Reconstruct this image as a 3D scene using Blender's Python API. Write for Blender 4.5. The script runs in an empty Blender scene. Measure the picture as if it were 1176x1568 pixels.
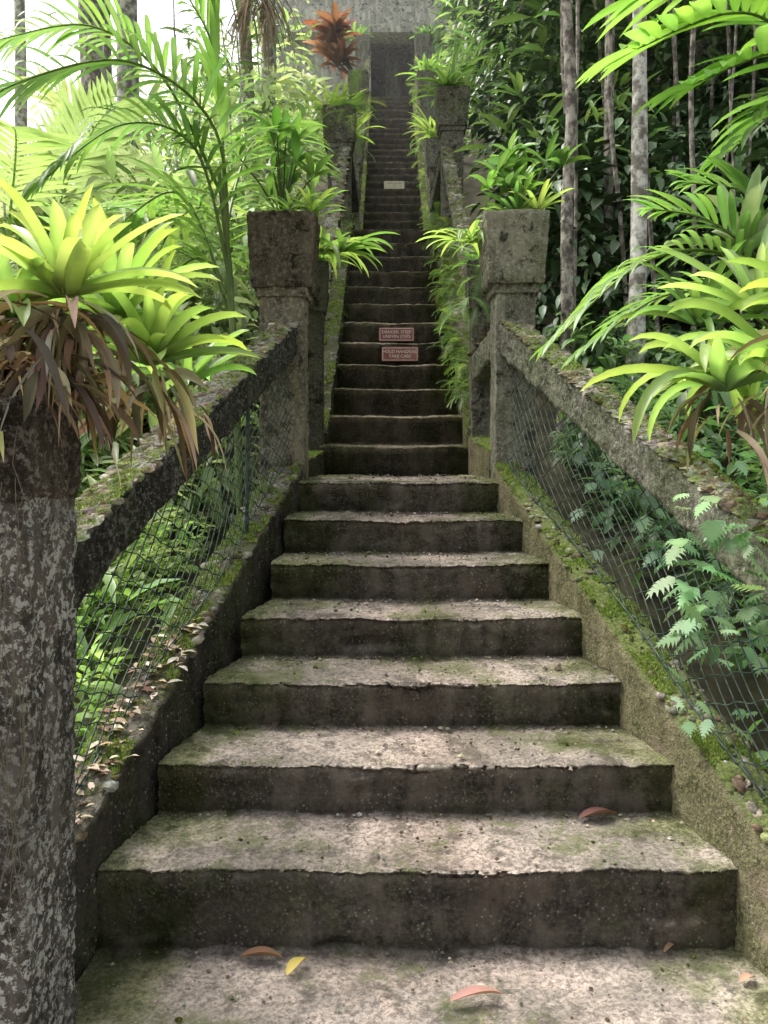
import bpy, math, random
import numpy as np
from mathutils import Vector, noise
random.seed(7); rng=np.random.default_rng(7)
sc=bpy.context.scene
F=1230.0
def PX(x,y,d): return Vector(((x-588)*d/F, d, 1.5-(y-690)*d/F))
def U(a,b): return random.uniform(a,b)

# ---------------- mesh accumulator ----------------
class Acc:
    def __init__(s): s.v=[];s.c=[];s.l=[];s.t=[];s.n=0
    def add(s,verts,faces,col=(1,1,1)):
        v=np.asarray(verts,dtype=np.float32).reshape(-1,3)
        s.v.append(v)
        c=np.asarray(col,dtype=np.float32)
        if c.ndim==1: c=np.tile(c,(len(v),1))
        s.c.append(c)
        s.l.append(np.fromiter((i+s.n for f in faces for i in f),dtype=np.int64))
        s.t.append(np.fromiter((len(f) for f in faces),dtype=np.int64))
        s.n+=len(v)
    def scatter(s,tv,tf,pos,yaw,pitch,roll,scale,col):
        N=len(pos);tv=np.asarray(tv,dtype=np.float32)
        sc_=np.asarray(scale,dtype=np.float32)
        if sc_.ndim==1: sc_=sc_[:,None]*np.ones((1,3),dtype=np.float32)
        P=tv[None]*sc_[:,None,:]
        x,y,z=P[...,0],P[...,1],P[...,2]
        cr,sr=np.cos(roll)[:,None],np.sin(roll)[:,None]
        x,z=x*cr+z*sr,-x*sr+z*cr
        cp,sp=np.cos(pitch)[:,None],np.sin(pitch)[:,None]
        y,z=y*cp-z*sp,y*sp+z*cp
        cy,sy=np.cos(yaw)[:,None],np.sin(yaw)[:,None]
        x,y=x*cy-y*sy,x*sy+y*cy
        V=np.stack([x,y,z],-1)+np.asarray(pos)[:,None,:]
        n=len(tv)
        s.v.append(V.reshape(-1,3).astype(np.float32))
        s.c.append(np.repeat(np.asarray(col,dtype=np.float32),n,axis=0))
        fl=np.array([i for f in tf for i in f]);ft=np.array([len(f) for f in tf])
        s.l.append((fl[None]+(np.arange(N)*n)[:,None]+s.n).ravel())
        s.t.append(np.tile(ft,N)); s.n+=N*n
    def build(s,name,mat,smooth=True,parent=None):
        me=bpy.data.meshes.new(name)
        V=np.concatenate(s.v);L=np.concatenate(s.l);T=np.concatenate(s.t);C=np.concatenate(s.c)
        me.vertices.add(len(V));me.vertices.foreach_set('co',V.ravel())
        me.loops.add(len(L));me.loops.foreach_set('vertex_index',L.astype(np.int32))
        me.polygons.add(len(T))
        st=np.concatenate([[0],np.cumsum(T)[:-1]])
        me.polygons.foreach_set('loop_start',st.astype(np.int32))
        me.update(calc_edges=True)
        me.polygons.foreach_set('use_smooth',np.full(len(T),smooth))
        a=me.color_attributes.new('col','FLOAT_COLOR','POINT')
        a.data.foreach_set('color',np.concatenate([C,np.ones((len(C),1),dtype=np.float32)],1).ravel())
        me.materials.append(mat)
        me.validate()
        ob=bpy.data.objects.new(name,me);sc.collection.objects.link(ob)
        if parent: ob.parent=parent
        return ob
def empty(name):
    e=bpy.data.objects.new(name,None);sc.collection.objects.link(e);return e

# ---------------- materials ----------------
class NT:
    def __init__(s,name):
        s.m=bpy.data.materials.new(name);s.m.use_nodes=True;s.t=s.m.node_tree;s.t.nodes.clear()
        s.out=s.n('ShaderNodeOutputMaterial');s.tc=s.n('ShaderNodeTexCoord')
    def n(s,t,**k):
        o=s.t.nodes.new(t)
        for a,b in k.items(): setattr(o,a,b)
        return o
    def L(s,a,b): s.t.links.new(a,b)
    def noise(s,scale,detail=4,rough=.6,vec=None,mapscale=None):
        o=s.n('ShaderNodeTexNoise');o.inputs['Scale'].default_value=scale;o.inputs['Detail'].default_value=detail;o.inputs['Roughness'].default_value=rough
        if mapscale:
            mp=s.n('ShaderNodeMapping');mp.inputs['Scale'].default_value=mapscale;s.L(s.tc.outputs['Object'],mp.inputs[0]);s.L(mp.outputs[0],o.inputs['Vector'])
        else: s.L(s.tc.outputs['Object'],o.inputs['Vector'])
        return o.outputs['Fac']
    def mr(s,v,a,b,c=0,d=1):
        o=s.n('ShaderNodeMapRange');o.interpolation_type='SMOOTHSTEP'
        for i,q in enumerate((a,b,c,d)): o.inputs[i+1].default_value=q
        s.L(v,o.inputs[0]);return o.outputs[0]
    def math(s,op,a,b=0):
        o=s.n('ShaderNodeMath',operation=op)
        for i,q in enumerate((a,b)):
            if isinstance(q,(int,float)): o.inputs[i].default_value=q
            else: s.L(q,o.inputs[i])
        return o.outputs[0]
    def mix(s,f,a,b,mode='MIX'):
        o=s.n('ShaderNodeMixRGB',blend_type=mode)
        for i,q in enumerate((f,a,b)):
            if isinstance(q,(int,float)): o.inputs[i].default_value=q
            elif isinstance(q,tuple): o.inputs[i].default_value=(*q,1)
            else: s.L(q,o.inputs[i])
        return o.outputs[0]

def concrete(name,light,mid,side,moss=.4,mosscol=(.07,.11,.02),sidef=1.0,bump=.5,usecol=False,lichen=0,mossamt=None,rust=.3):
    g=NT(name)
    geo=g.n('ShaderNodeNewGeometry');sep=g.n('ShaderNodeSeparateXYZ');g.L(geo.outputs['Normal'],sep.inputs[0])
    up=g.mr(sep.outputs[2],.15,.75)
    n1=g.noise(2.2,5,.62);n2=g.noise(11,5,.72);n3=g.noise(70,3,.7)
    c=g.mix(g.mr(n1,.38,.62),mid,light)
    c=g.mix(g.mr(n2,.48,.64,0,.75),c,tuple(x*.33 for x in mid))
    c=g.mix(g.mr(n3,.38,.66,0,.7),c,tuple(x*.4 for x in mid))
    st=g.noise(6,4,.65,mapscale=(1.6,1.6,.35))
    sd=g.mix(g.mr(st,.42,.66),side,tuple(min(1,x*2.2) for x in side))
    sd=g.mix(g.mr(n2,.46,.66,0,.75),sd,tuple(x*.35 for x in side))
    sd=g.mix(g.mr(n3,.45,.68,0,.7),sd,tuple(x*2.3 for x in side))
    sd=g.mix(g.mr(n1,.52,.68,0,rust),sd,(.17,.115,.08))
    vf=g.math('MULTIPLY',g.math('SUBTRACT',1.0,up),sidef)  # upright faces take a darker colour: staining plus shade put into it
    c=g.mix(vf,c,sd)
    if lichen:
        ln=g.noise(42,4,.75);c=g.mix(g.math('MULTIPLY',g.mr(ln,.51,.57),g.mr(n1,.35,.6,.25,lichen)),c,(.52,.52,.47))
        c=g.mix(g.mr(n2,.56,.64,0,.75),c,(.04,.037,.03))
    vo=g.n('ShaderNodeTexVoronoi');vo.inputs['Scale'].default_value=60;g.L(g.tc.outputs['Object'],vo.inputs['Vector'])
    fl=g.mr(vo.outputs['Distance'],.14,.30,1,0)
    fl=g.math('MULTIPLY',fl,g.mr(g.noise(14,2,.5),.47,.6,0,.55))
    c=g.mix(fl,c,(.42,.39,.34))
    mn=g.noise(2.7,6,.75)
    lo=.66-.3*moss
    mf=g.math('MULTIPLY',g.mr(mn,lo,lo+.12),g.math('ADD',g.math('MULTIPLY',up,.6),.4))
    mc=g.mix(g.mr(n3,.35,.65),tuple(x*.35 for x in mosscol),mosscol)
    c=g.mix(g.math('MULTIPLY',mf,mossamt or min(1,.5+moss)),c,mc)
    if usecol:
        at=g.n('ShaderNodeAttribute');at.attribute_name='col';c=g.mix(1.0,c,at.outputs['Color'],'MULTIPLY')
    b=g.n('ShaderNodeBsdfDiffuse');b.inputs['Roughness'].default_value=.8
    g.L(c,b.inputs['Color'])
    h=g.math('ADD',g.math('MULTIPLY',n3,.8),g.math('MULTIPLY',n2,1.5))
    bp=g.n('ShaderNodeBump');bp.inputs['Strength'].default_value=bump;bp.inputs['Distance'].default_value=.015;g.L(h,bp.inputs['Height']);g.L(bp.outputs[0],b.inputs['Normal'])
    g.L(b.outputs[0],g.out.inputs[0]);return g.m

def leafmat(name,trans=.4,rough=.42,spec=.5,gain=1.6):
    g=NT(name)
    at=g.n('ShaderNodeAttribute');at.attribute_name='col'
    n=g.noise(9,2,.6)
    c=g.mix(g.mr(n,.35,.7,0,.5),at.outputs['Color'],g.mix(1.0,at.outputs['Color'],(.6,.72,.5),'MULTIPLY'))
    b=g.n('ShaderNodeBsdfPrincipled');b.inputs['Roughness'].default_value=rough;b.inputs['Specular IOR Level'].default_value=spec
    g.L(c,b.inputs['Base Color'])
    if trans==0:
        g.L(b.outputs[0],g.out.inputs[0]);return g.m
    t=g.n('ShaderNodeBsdfTranslucent');g.L(g.mix(1.0,c,(1.0*gain,1.05*gain,.65*gain),'MULTIPLY'),t.inputs[0])
    m=g.n('ShaderNodeMixShader');m.inputs[0].default_value=trans
    g.L(b.outputs[0],m.inputs[1]);g.L(t.outputs[0],m.inputs[2]);g.L(m.outputs[0],g.out.inputs[0]);return g.m
def simple(name,a,b_,scale=12,rough=.8,bump=.3,mapscale=None,spec=.3):
    g=NT(name);n=g.noise(scale,5,.65,mapscale=mapscale)
    b=g.n('ShaderNodeBsdfPrincipled');b.inputs['Roughness'].default_value=rough;b.inputs['Specular IOR Level'].default_value=spec
    g.L(g.mix(g.mr(n,.4,.62),a,b_),b.inputs['Base Color'])
    bp=g.n('ShaderNodeBump');bp.inputs['Strength'].default_value=bump;bp.inputs['Distance'].default_value=.02;g.L(n,bp.inputs['Height']);g.L(bp.outputs[0],b.inputs['Normal'])
    g.L(b.outputs[0],g.out.inputs[0]);return g.m

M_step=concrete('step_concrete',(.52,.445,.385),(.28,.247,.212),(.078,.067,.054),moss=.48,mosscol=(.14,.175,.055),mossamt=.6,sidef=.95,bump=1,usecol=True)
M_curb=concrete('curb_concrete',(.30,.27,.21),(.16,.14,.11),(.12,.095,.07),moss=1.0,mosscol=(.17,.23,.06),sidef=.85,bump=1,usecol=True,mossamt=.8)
M_curbL=concrete('curb_concrete_shaded',(.28,.26,.21),(.13,.12,.09),(.026,.023,.019),moss=.8,mosscol=(.13,.17,.05),sidef=.97,bump=1,usecol=True,mossamt=.45,rust=.05)  # left curb copy, shade of its inner face put into the side colour
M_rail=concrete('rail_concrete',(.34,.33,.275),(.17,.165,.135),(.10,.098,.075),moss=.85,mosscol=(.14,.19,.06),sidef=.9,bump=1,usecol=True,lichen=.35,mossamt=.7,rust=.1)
M_railL=concrete('rail_concrete_shaded',(.34,.33,.29),(.17,.16,.14),(.026,.025,.021),moss=.5,mosscol=(.08,.11,.035),sidef=.98,bump=1,usecol=True,lichen=.08,mossamt=.5,rust=.03)  # left rail copy, darker sides carry the shade of the unlit face
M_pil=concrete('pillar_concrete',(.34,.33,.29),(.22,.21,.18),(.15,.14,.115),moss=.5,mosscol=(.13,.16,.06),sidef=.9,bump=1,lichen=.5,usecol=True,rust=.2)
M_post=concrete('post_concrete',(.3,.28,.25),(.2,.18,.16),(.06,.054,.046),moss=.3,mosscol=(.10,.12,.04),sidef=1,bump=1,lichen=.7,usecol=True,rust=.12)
M_build=concrete('building_concrete',(.6,.58,.55),(.4,.39,.36),(.36,.35,.32),moss=.1,sidef=.9,lichen=.4)
M_leaf=leafmat('leaf_green')
M_dark=leafmat('leaf_dark',trans=0,rough=.38)
M_bright=leafmat('leaf_bright',trans=.45,rough=.4,gain=1.55)
M_dry=leafmat('leaf_dry',trans=.2,rough=.8,spec=.1,gain=1.0)
M_soil=simple('soil',(.03,.028,.016),(.07,.065,.035),scale=5,rough=1)
M_bark=simple('bark_dark',(.085,.07,.06),(.36,.33,.28),scale=13,mapscale=(1.3,1.3,1))
M_bark2=simple('bark_mottled',(.15,.135,.11),(.58,.57,.52),scale=12,mapscale=(1,1,.9),rough=.9)
M_bark3=simple('palm_bark',(.2,.17,.14),(.45,.41,.36),scale=9,mapscale=(.3,.3,5))
M_stem=simple('stem_green',(.06,.1,.02),(.13,.17,.05),scale=12,mapscale=(1,1,.5),rough=.5)
M_wire=simple('fence_wire_green',(.012,.028,.022),(.06,.085,.072),scale=20,rough=.6)
M_red=simple('sign_red',(.22,.07,.06),(.30,.12,.10),scale=14,rough=.6,bump=.05)
M_cream=simple('sign_cream',(.6,.55,.43),(.7,.66,.55),scale=14,rough=.6,bump=.05)
M_white=simple('sign_paint',(.6,.55,.5),(.75,.7,.66),scale=30,rough=.6,bump=.02)
M_rock=concrete('pebble_stone',(.42,.40,.36),(.24,.22,.19),(.2,.18,.15),moss=.6,mosscol=(.13,.18,.05),sidef=.5,usecol=True)

# ---------------- primitives ----------------
def rbox(acc,lo,hi,res=.04,r=.015,amp=.008,fmap=None,col=(1,1,1),freq=9,amp2=None):
    lo=Vector(lo);hi=Vector(hi);c=(lo+hi)/2;h=(hi-lo)/2
    r=min(r,min(h)*.9)
    for ax in range(3):
        a,b=(ax+1)%3,(ax+2)%3
        na=max(2,int(2*h[a]/res)+1);nb=max(2,int(2*h[b]/res)+1)
        for sg in (-1,1):
            vs=[]
            for i in range(na+1):
                for j in range(nb+1):
                    p=[0,0,0];p[ax]=sg*h[ax];p[a]=-h[a]+2*h[a]*i/na;p[b]=-h[b]+2*h[b]*j/nb
                    q=Vector([max(-(h[k]-r),min(h[k]-r,p[k])) for k in range(3)])
                    d=Vector(p)-q
                    P=q+(d.normalized()*r if d.length>1e-7 else d)+c
                    if fmap: P=Vector(fmap(P))
                    nv=noise.noise_vector(P*freq)*(amp*.5)+noise.noise_vector(P*freq*4)*(amp*.5)+noise.noise_vector(P*freq*9)*(amp*.3)
                    vs.append(P+nv)
            fs=[]
            for i in range(na):
                for j in range(nb):
                    k=i*(nb+1)+j
                    f=(k,k+nb+1,k+nb+2,k+1)
                    fs.append(f if sg>0 else f[::-1])
            acc.add(vs,fs,col)
def tube(acc,pts,rad,n=8,col=(1,1,1)):
    pts=[Vector(p) for p in pts];vs=[];fs=[]
    for i,p in enumerate(pts):
        d=(pts[min(i+1,len(pts)-1)]-pts[max(i-1,0)]).normalized()
        a=d.cross(Vector((0,1,0.3)));a.normalize();b=d.cross(a)
        r=rad[i] if isinstance(rad,(list,tuple)) else rad
        for k in range(n):
            t=2*math.pi*k/n;vs.append(p+(a*math.cos(t)+b*math.sin(t))*r)
    for i in range(len(pts)-1):
        for k in range(n):
            fs.append((i*n+k,i*n+(k+1)%n,(i+1)*n+(k+1)%n,(i+1)*n+k))
    acc.add(vs,fs,col)
def blade(acc,p,d,L,W,droop=.8,n=7,col=(.1,.2,.03),fold=.25,shape='strap',roll=0,coltip=None,curl=0):
    p=Vector(p);d=Vector(d).normalized();vs=[];cs=[]
    for i in range(n+1):
        t=i/n
        if shape=='strap': w=W*(1.25-.35*t)*(1 if t<.6 else math.sqrt(max(0,1-((t-.6)/.4)**2)))
        elif shape=='lance': w=W*math.sin(math.pi*min(1,(t*.92+.08)))**.8
        else: w=W*(math.sin(math.pi*t**.85)**.75 if 0<t<1 else 0)
        w=max(w,W*.03)*.5
        s=d.cross(Vector((0,0,1)))
        if s.length<1e-3: s=Vector((1,0,0))
        s.normalize();nr=s.cross(d)
        ro=roll+curl*t
        if ro:
            s,nr=s*math.cos(ro)+nr*math.sin(ro),nr*math.cos(ro)-s*math.sin(ro)
        vs+= [p-s*w+nr*w*fold*2, p, p+s*w+nr*w*fold*2]
        cc=col if coltip is None else tuple(a*(1-t)+b*t for a,b in zip(col,coltip))
        cs+= [cc,tuple(x*1.15 for x in cc),cc]
        p=p+d*(L/n); d=(d+Vector((0,0,-droop/n*(.4+1.2*t)))).normalized()
    fs=[]
    for i in range(n):
        k=i*3; fs+= [(k,k+1,k+4,k+3),(k+1,k+2,k+5,k+4)]
    acc.add(vs,fs,np.array(cs))
    return p
def jit(c,a=.2):
    k=1+U(-a,a);return (c[0]*k*(1+U(-a,a)*.5),c[1]*k,c[2]*k*(1+U(-a,a)))
def rosette(acc,p,n,L,W,col,up=.9,droop=1.2,tip=None,lean=(0,0,0),shape='strap',fold=.3):
    for i in range(n):
        a=i*2.39996+U(-.3,.3);q=i/n
        el=up*(1-q*.85)+U(-.15,.15)
        d=Vector((math.cos(a)*math.cos(el),math.sin(a)*math.cos(el),math.sin(el)))+Vector(lean)*.5
        blade(acc,Vector(p)+Vector((math.cos(a),math.sin(a),0))*.012,d,L*U(.65,1.12),W*U(.75,1.15),droop*U(.5,1.5),9,jit(col,.28),fold,shape,coltip=tip and jit(tip,.25),roll=U(-.4,.4),curl=U(-.5,.5))
def frond(acc,p,d,L,col,nl=26,ll=.3,lw=.03,droop=.9,hang=.6,stem=0.008,start=.12,stemcol=(.15,.2,.05),ln=4):
    p=Vector(p);d=Vector(d).normalized();pts=[p.copy()];N=nl+4;sd=None
    for i in range(N):
        t=i/N
        p=p+d*(L/N);d=(d+Vector((0,0,-droop/N*(.3+1.4*t)))).normalized();pts.append(p.copy())
        if t<start: continue
        s=d.cross(Vector((0,0,1)))
        if s.length<.05: s=Vector((1,0,0))
        s.normalize();nr=s.cross(d)
        q=(t-start)/(1-start)
        l=ll*(.55+.9*math.sin(math.pi*min(1,q*.85+.12)))*.75
        for sg in (-1,1):
            dd=(d*(.55+.5*q)+s*sg+nr*.12).normalized()
            blade(acc,p,dd+Vector((0,0,U(-.12,.12))),l*U(.85,1.1),lw*U(.85,1.1),hang*U(.6,1.3),ln,jit(col,.15),.15,'lance')
    tube(acc,pts,[stem*(1-.8*i/len(pts)) for i in range(len(pts))],5,stemcol)
def tmpl(fn):
    a=Acc();fn(a);V=np.concatenate(a.v);L=np.concatenate(a.l);T=np.concatenate(a.t)
    fs=[];k=0
    for t in T: fs.append(tuple(L[k:k+t]));k+=t
    return V,fs
LEAF=(np.array([(0,0,0),(-.2,.3,.05),(0,.3,0),(.2,.3,.05),(-.17,.65,.0),(0,.65,-.05),(.17,.65,0),(0,1,-.2)]),[(0,2,1),(0,3,2),(1,2,5,4),(2,3,6,5),(4,5,7),(5,6,7)])
NLEAF=(LEAF[0]*np.array([.45,1,1]),LEAF[1])
random.seed(3)
FROND=tmpl(lambda a:frond(a,(0,0,0),(0,1,.35),1,(1,1,1),nl=22,ll=.38,lw=.045,droop=1.1,hang=.8,stem=.008,ln=2))
FERN=tmpl(lambda a:frond(a,(0,0,0),(0,1,.3),1,(1,1,1),nl=20,ll=.22,lw=.06,droop=1.3,hang=.3,stem=.008,ln=1,start=.05))
def lob():
    vs=[];fs=[]
    for i in range(6):
        y=.12+i*.15;w=[.28,.42,.44,.38,.27,.14][i]
        for s in (-1,1):
            k=len(vs);vs+=[(0,y-.08,0),(s*w*.6,y-.02,.04),(s*w,y+.16,-.05),(s*w*.6,y+.1,.04),(0,y+.09,0)]
            f=(k,k+1,k+2,k+3,k+4);fs.append(f if s>0 else f[::-1])
    k=len(vs);vs+=[(-.06,.9,0),(.06,.9,0),(0,1.15,-.08)];fs.append((k,k+1,k+2))
    k=len(vs);vs+=[(-.012,-.5,-.2),(.012,-.5,-.2),(.012,.1,0),(-.012,.1,0)];fs.append((k,k+1,k+2,k+3))
    return np.array(vs,dtype=float),fs
LOBED=lob()
ROCK=(np.array([(1,0,0),(0,1,0),(-1,0,0),(0,-1,0),(.1,0,.8),(0,.1,-.7),(.75,.7,.3),(-.7,.75,.1),(-.75,-.7,.3),(.7,-.75,-.1)]),
 [(0,6,4),(6,1,4),(1,7,4),(7,2,4),(2,8,4),(8,3,4),(3,9,4),(9,0,4),(6,0,5),(1,6,5),(7,1,5),(2,7,5),(8,2,5),(3,8,5),(9,3,5),(0,9,5)])
TUFT=(np.array([(-.15,0,0),(.15,0,0),(.1,.3,1),(0,-.15,0),(0,.15,0),(-.5,.1,.8),(-.1,-.1,0),(.1,.1,0),(.45,-.35,.7)]),[(0,1,2),(3,4,5),(6,7,8)])
def colarr(N,pal,j=.25):
    pal=np.array(pal);c=pal[rng.integers(0,len(pal),N)]
    return c*(1+rng.uniform(-j,j,(N,1)))*(1+rng.uniform(-j*.4,j*.4,(N,3)))

# ---------------- geometry definition ----------------
h1=.18;S=[]
for k in range(1,8): S.append((2.41+.347*(k-1),.255+h1*(k-1)))
for k in range(8,20): S.append((5.5+.3*(k-8),1.545+.2168*(k-8)))
for m in range(1,27): S.append((11+.275*(m-1),3.93+.21*m))
LX=[(1.0,-.85),(2.41,-.80),(3.8,-.47),(4.6,-.43),(5.5,-.38),(9,-.31),(18,-.26),(30,-.26)]
RX=[(1.0,1.25),(2.41,1.06),(4.5,.61),(5.5,.555),(9,.56),(18,.61),(30,.61)]
li=lambda y,T:float(np.interp(y,[a for a,_ in T],[b for _,b in T]))
GP=[(-5,0),(2.2,0),(4.5,1.3),(5.4,1.35),(8.8,3.9),(11,3.95),(17.9,9.35),(22,9.5),(40,14),(300,40)]
def G(x,y):
    z=li(y,GP)-.4
    if x<-.7: z-=min(4.0+max(0,(y-12))*.25,.42*(-x-.7)) 
    if x>.9: z+=min(5,.22*(x-.9))
    return z+.12*noise.noise(Vector((x*.7,y*.7,0)))*min(1,max(0,abs(x-.1)-.9))

a=Acc()
xs=np.concatenate([[-250,-120,-60,-35],np.linspace(-22,-4,19),np.linspace(-3.6,4,39),np.linspace(5,22,18),[35,60,120,250]])
ys=np.concatenate([[-120,-50,-20,-8],np.linspace(-4,22,79),[25,30,40,60,100,180,300]])
vs=[(x,y,G(x,y)-(0.0 if y>1.9 or abs(x)>1.6 else .1)) for y in ys for x in xs];nx=len(xs)
fs=[(j*nx+i,j*nx+i+1,(j+1)*nx+i+1,(j+1)*nx+i) for j in range(len(ys)-1) for i in range(nx-1)]
a.add(vs,fs);a.build('ground',M_soil)

def stair_mesh(name,prof,res,nx,far=False):
    P=[];tag=[]
    for (y0,z0),(y1,z1) in zip(prof[:-1],prof[1:]):
        L=math.hypot(y1-y0,z1-z0);n=max(2,int(L/res))
        for i in range(n):
            t=i/n;P.append((y0+(y1-y0)*t,z0+(z1-z0)*t))
            tag.append((abs(z1-z0)>abs(y1-y0),t*L,(1-t)*L))
    P.append(prof[-1]);tag.append((False,1,1))
    vs=[];cs=[]
    for (y,z),(isr,ds,de) in zip(P,tag):
        nd=de if isr else ds
        bd=ds if isr else de
        for i in range(nx+1):
            u=i/nx
            xl=li(y,LX)-.06;xr=li(y,RX)+.06
            x=xl+(xr-xl)*u
            p=Vector((x,y,z))
            k=max(0,1-nd/.05)
            e=.5+.4*noise.noise(Vector((x*5,y*2,z*5)))+.12*noise.noise(Vector((x*30,y*3,z*9)))
            e2=max(0,noise.noise(Vector((x*4+7,y,z*7)))-.35)
            off=k*k*(.010+.010*max(0,e)+.05*e2)
            nvec=noise.noise_vector(p*5)*.008+noise.noise_vector(p*24)*.006+noise.noise_vector(p*60)*.005
            q=p+nvec
            if isr: q.y+=off*.9; q.y+= -.010*(1-min(1,nd/.1))
            else: q.z-=off; q.y+=-.010*k
            if isr: q.y+=.07*max(0,noise.noise(Vector((x*4,z*9,y*3+2)))-.3)+.012*noise.noise(Vector((x*3,z*3,y)))
            if not isr: q.z-=.012*math.exp(-((x-.15)/.35)**2)
            vs.append(q)
            nn=noise.noise(p*5)+.5*noise.noise(p*13)
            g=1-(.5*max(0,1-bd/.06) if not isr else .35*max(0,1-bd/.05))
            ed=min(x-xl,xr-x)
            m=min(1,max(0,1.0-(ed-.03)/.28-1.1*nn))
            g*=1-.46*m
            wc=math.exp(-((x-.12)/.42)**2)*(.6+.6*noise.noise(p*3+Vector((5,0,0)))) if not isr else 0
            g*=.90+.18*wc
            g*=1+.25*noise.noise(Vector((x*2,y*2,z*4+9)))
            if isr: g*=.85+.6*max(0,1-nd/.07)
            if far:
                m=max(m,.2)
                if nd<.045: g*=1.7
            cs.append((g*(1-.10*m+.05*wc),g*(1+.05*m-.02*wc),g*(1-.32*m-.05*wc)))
    n=nx+1;fs=[(j*n+i,j*n+i+1,(j+1)*n+i+1,(j+1)*n+i) for j in range(len(P)-1) for i in range(nx)]
    a=Acc();a.add(vs,fs,np.array(cs));return a
st=empty('concrete_staircase')
prof=[(1.2,0),(2.41,0)]
for i,(d,z) in enumerate(S[:7]):
    prof.append((d,z));prof.append((S[i+1][0],z))
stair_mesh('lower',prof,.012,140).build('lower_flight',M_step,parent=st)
prof=[prof[-1]]
for i in range(7,len(S)):
    d,z=S[i];prof.append((d,z));prof.append((S[i+1][0] if i+1<len(S) else 23,z))
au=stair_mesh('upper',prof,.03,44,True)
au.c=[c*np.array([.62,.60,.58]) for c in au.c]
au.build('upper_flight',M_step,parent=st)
a=Acc()
def fringe():
    P=[]
    for i,(d,z) in enumerate(S[:7]):
        for _ in range(1300):
            y=d+abs(random.gauss(0,.035))-.012;x=U(li(y,LX),li(y,RX));ed=min(x-li(y,LX),li(y,RX)-x)
            if noise.noise(Vector((x*3,i*2.3,1)))+.5*noise.noise(Vector((x*11,i*2.3,1)))-.7*min(ed,.5)>-.04: P.append((x,y,z-.010))
        for _ in range(800):
            y=U(d,S[i+1][0]);sd=random.choice((0,1));o=abs(random.gauss(0,.07));x=li(y,LX)+o if sd==0 else li(y,RX)-o
            if noise.noise(Vector((x*4,y*4,i)))>-.1: P.append((x,y,z-.004))
        zb=S[i-1][1] if i else 0
        for _ in range(700):
            x=U(li(d,LX),li(d,RX));zz=z-abs(random.gauss(0,.05))-.01
            ed=min(x-li(d,LX),li(d,RX)-x)
            if zz>zb and noise.noise(Vector((x*3,i*2.3,zz*4)))-.7*min(ed,.5)>-.02: P.append((x,d-.012,zz))
    return np.array(P)
P=fringe();n=len(P)
a.scatter(*TUFT,P,rng.uniform(0,6.3,n),rng.uniform(-.4,.4,n),rng.uniform(-.4,.4,n),rng.uniform(.5,1.2,n)*.0075,colarr(n,[(.12,.175,.05),(.17,.22,.07),(.08,.12,.03),(.22,.25,.10)],.3))
a.build('moss',M_leaf,False,st)
a=Acc()
nxp,nyp=150,70;vs=[];cs=[]
for j in range(nyp+1):
    for i in range(nxp+1):
        x=-2.2+4.6*i/nxp;y=-2.5+4.75*j/nyp
        p=Vector((x,y,.004));vs.append(p+Vector((0,0,noise.noise(p*5)*.004-(.012 if y>1.25 and -.9<x<1.3 else 0))));cs.append((.9,.9,.9))
a.add(vs,[(j*(nxp+1)+i,j*(nxp+1)+i+1,(j+1)*(nxp+1)+i+1,(j+1)*(nxp+1)+i) for j in range(nyp) for i in range(nxp)],np.array(cs))
a.build('pavement',M_step)

def seg_box(acc,y0,y1,xa0,xa1,w,z0,z1,hgt,side,res=.03,r=.02,amp=.01,col=(1,1,1)):
    def fm(P):
        t=(P.y-y0)/(y1-y0)
        return (xa0+(xa1-xa0)*t+side*P.x, P.y, z0+(z1-z0)*t+P.z+ (.014*noise.noise(Vector((P.x*12,P.y*11,3))) if P.z>-.1 else 0))
    rbox(acc,(0,y0,-hgt),(w,y1,0),res,r,amp,fm,col)
def top_scatter(acc_rock,acc_moss,y0,y1,xa0,xa1,w,z0,z1,side,nr,nm,rs=.012,ms=.014,th=-.05):
    def mk(n):
        t=rng.uniform(0,1,n);u=rng.uniform(0.02,.98,n)
        return t,np.stack([xa0+(xa1-xa0)*t+side*w*u,y0+(y1-y0)*t,z0+(z1-z0)*t-.002],-1)
    if nr:
        t,p=mk(nr);s=rng.gamma(2.2,rs*.45,nr)+.003;s=np.minimum(s,.028)
        sl=math.atan2(z1-z0,y1-y0)
        acc_rock.scatter(*ROCK,p,np.zeros(nr),sl+rng.uniform(-.25,.25,nr),rng.uniform(-.25,.25,nr),s[:,None]*rng.uniform(.6,1.3,(nr,3))*np.array([1,1,.55]),colarr(nr,[(1,1,1),(.6,.6,.5),(1.3,1.25,1.2),(.6,.5,.4),(.7,.8,.45)],.2))
    if nm:
        t,p=mk(nm)
        keep=np.array([noise.noise(Vector(q)*4)+noise.noise(Vector(q)*15)*.6>th for q in p]);p=p[keep];n=len(p)
        p[:,2]+=.002
        acc_moss.scatter(*TUFT,p,rng.uniform(0,6.3,n),rng.uniform(-.4,.4,n),rng.uniform(-.4,.4,n),rng.uniform(.5,1.3,n)*ms,colarr(n,[(.14,.21,.04),(.22,.29,.07),(.09,.14,.03),(.27,.31,.10)],.3))
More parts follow.
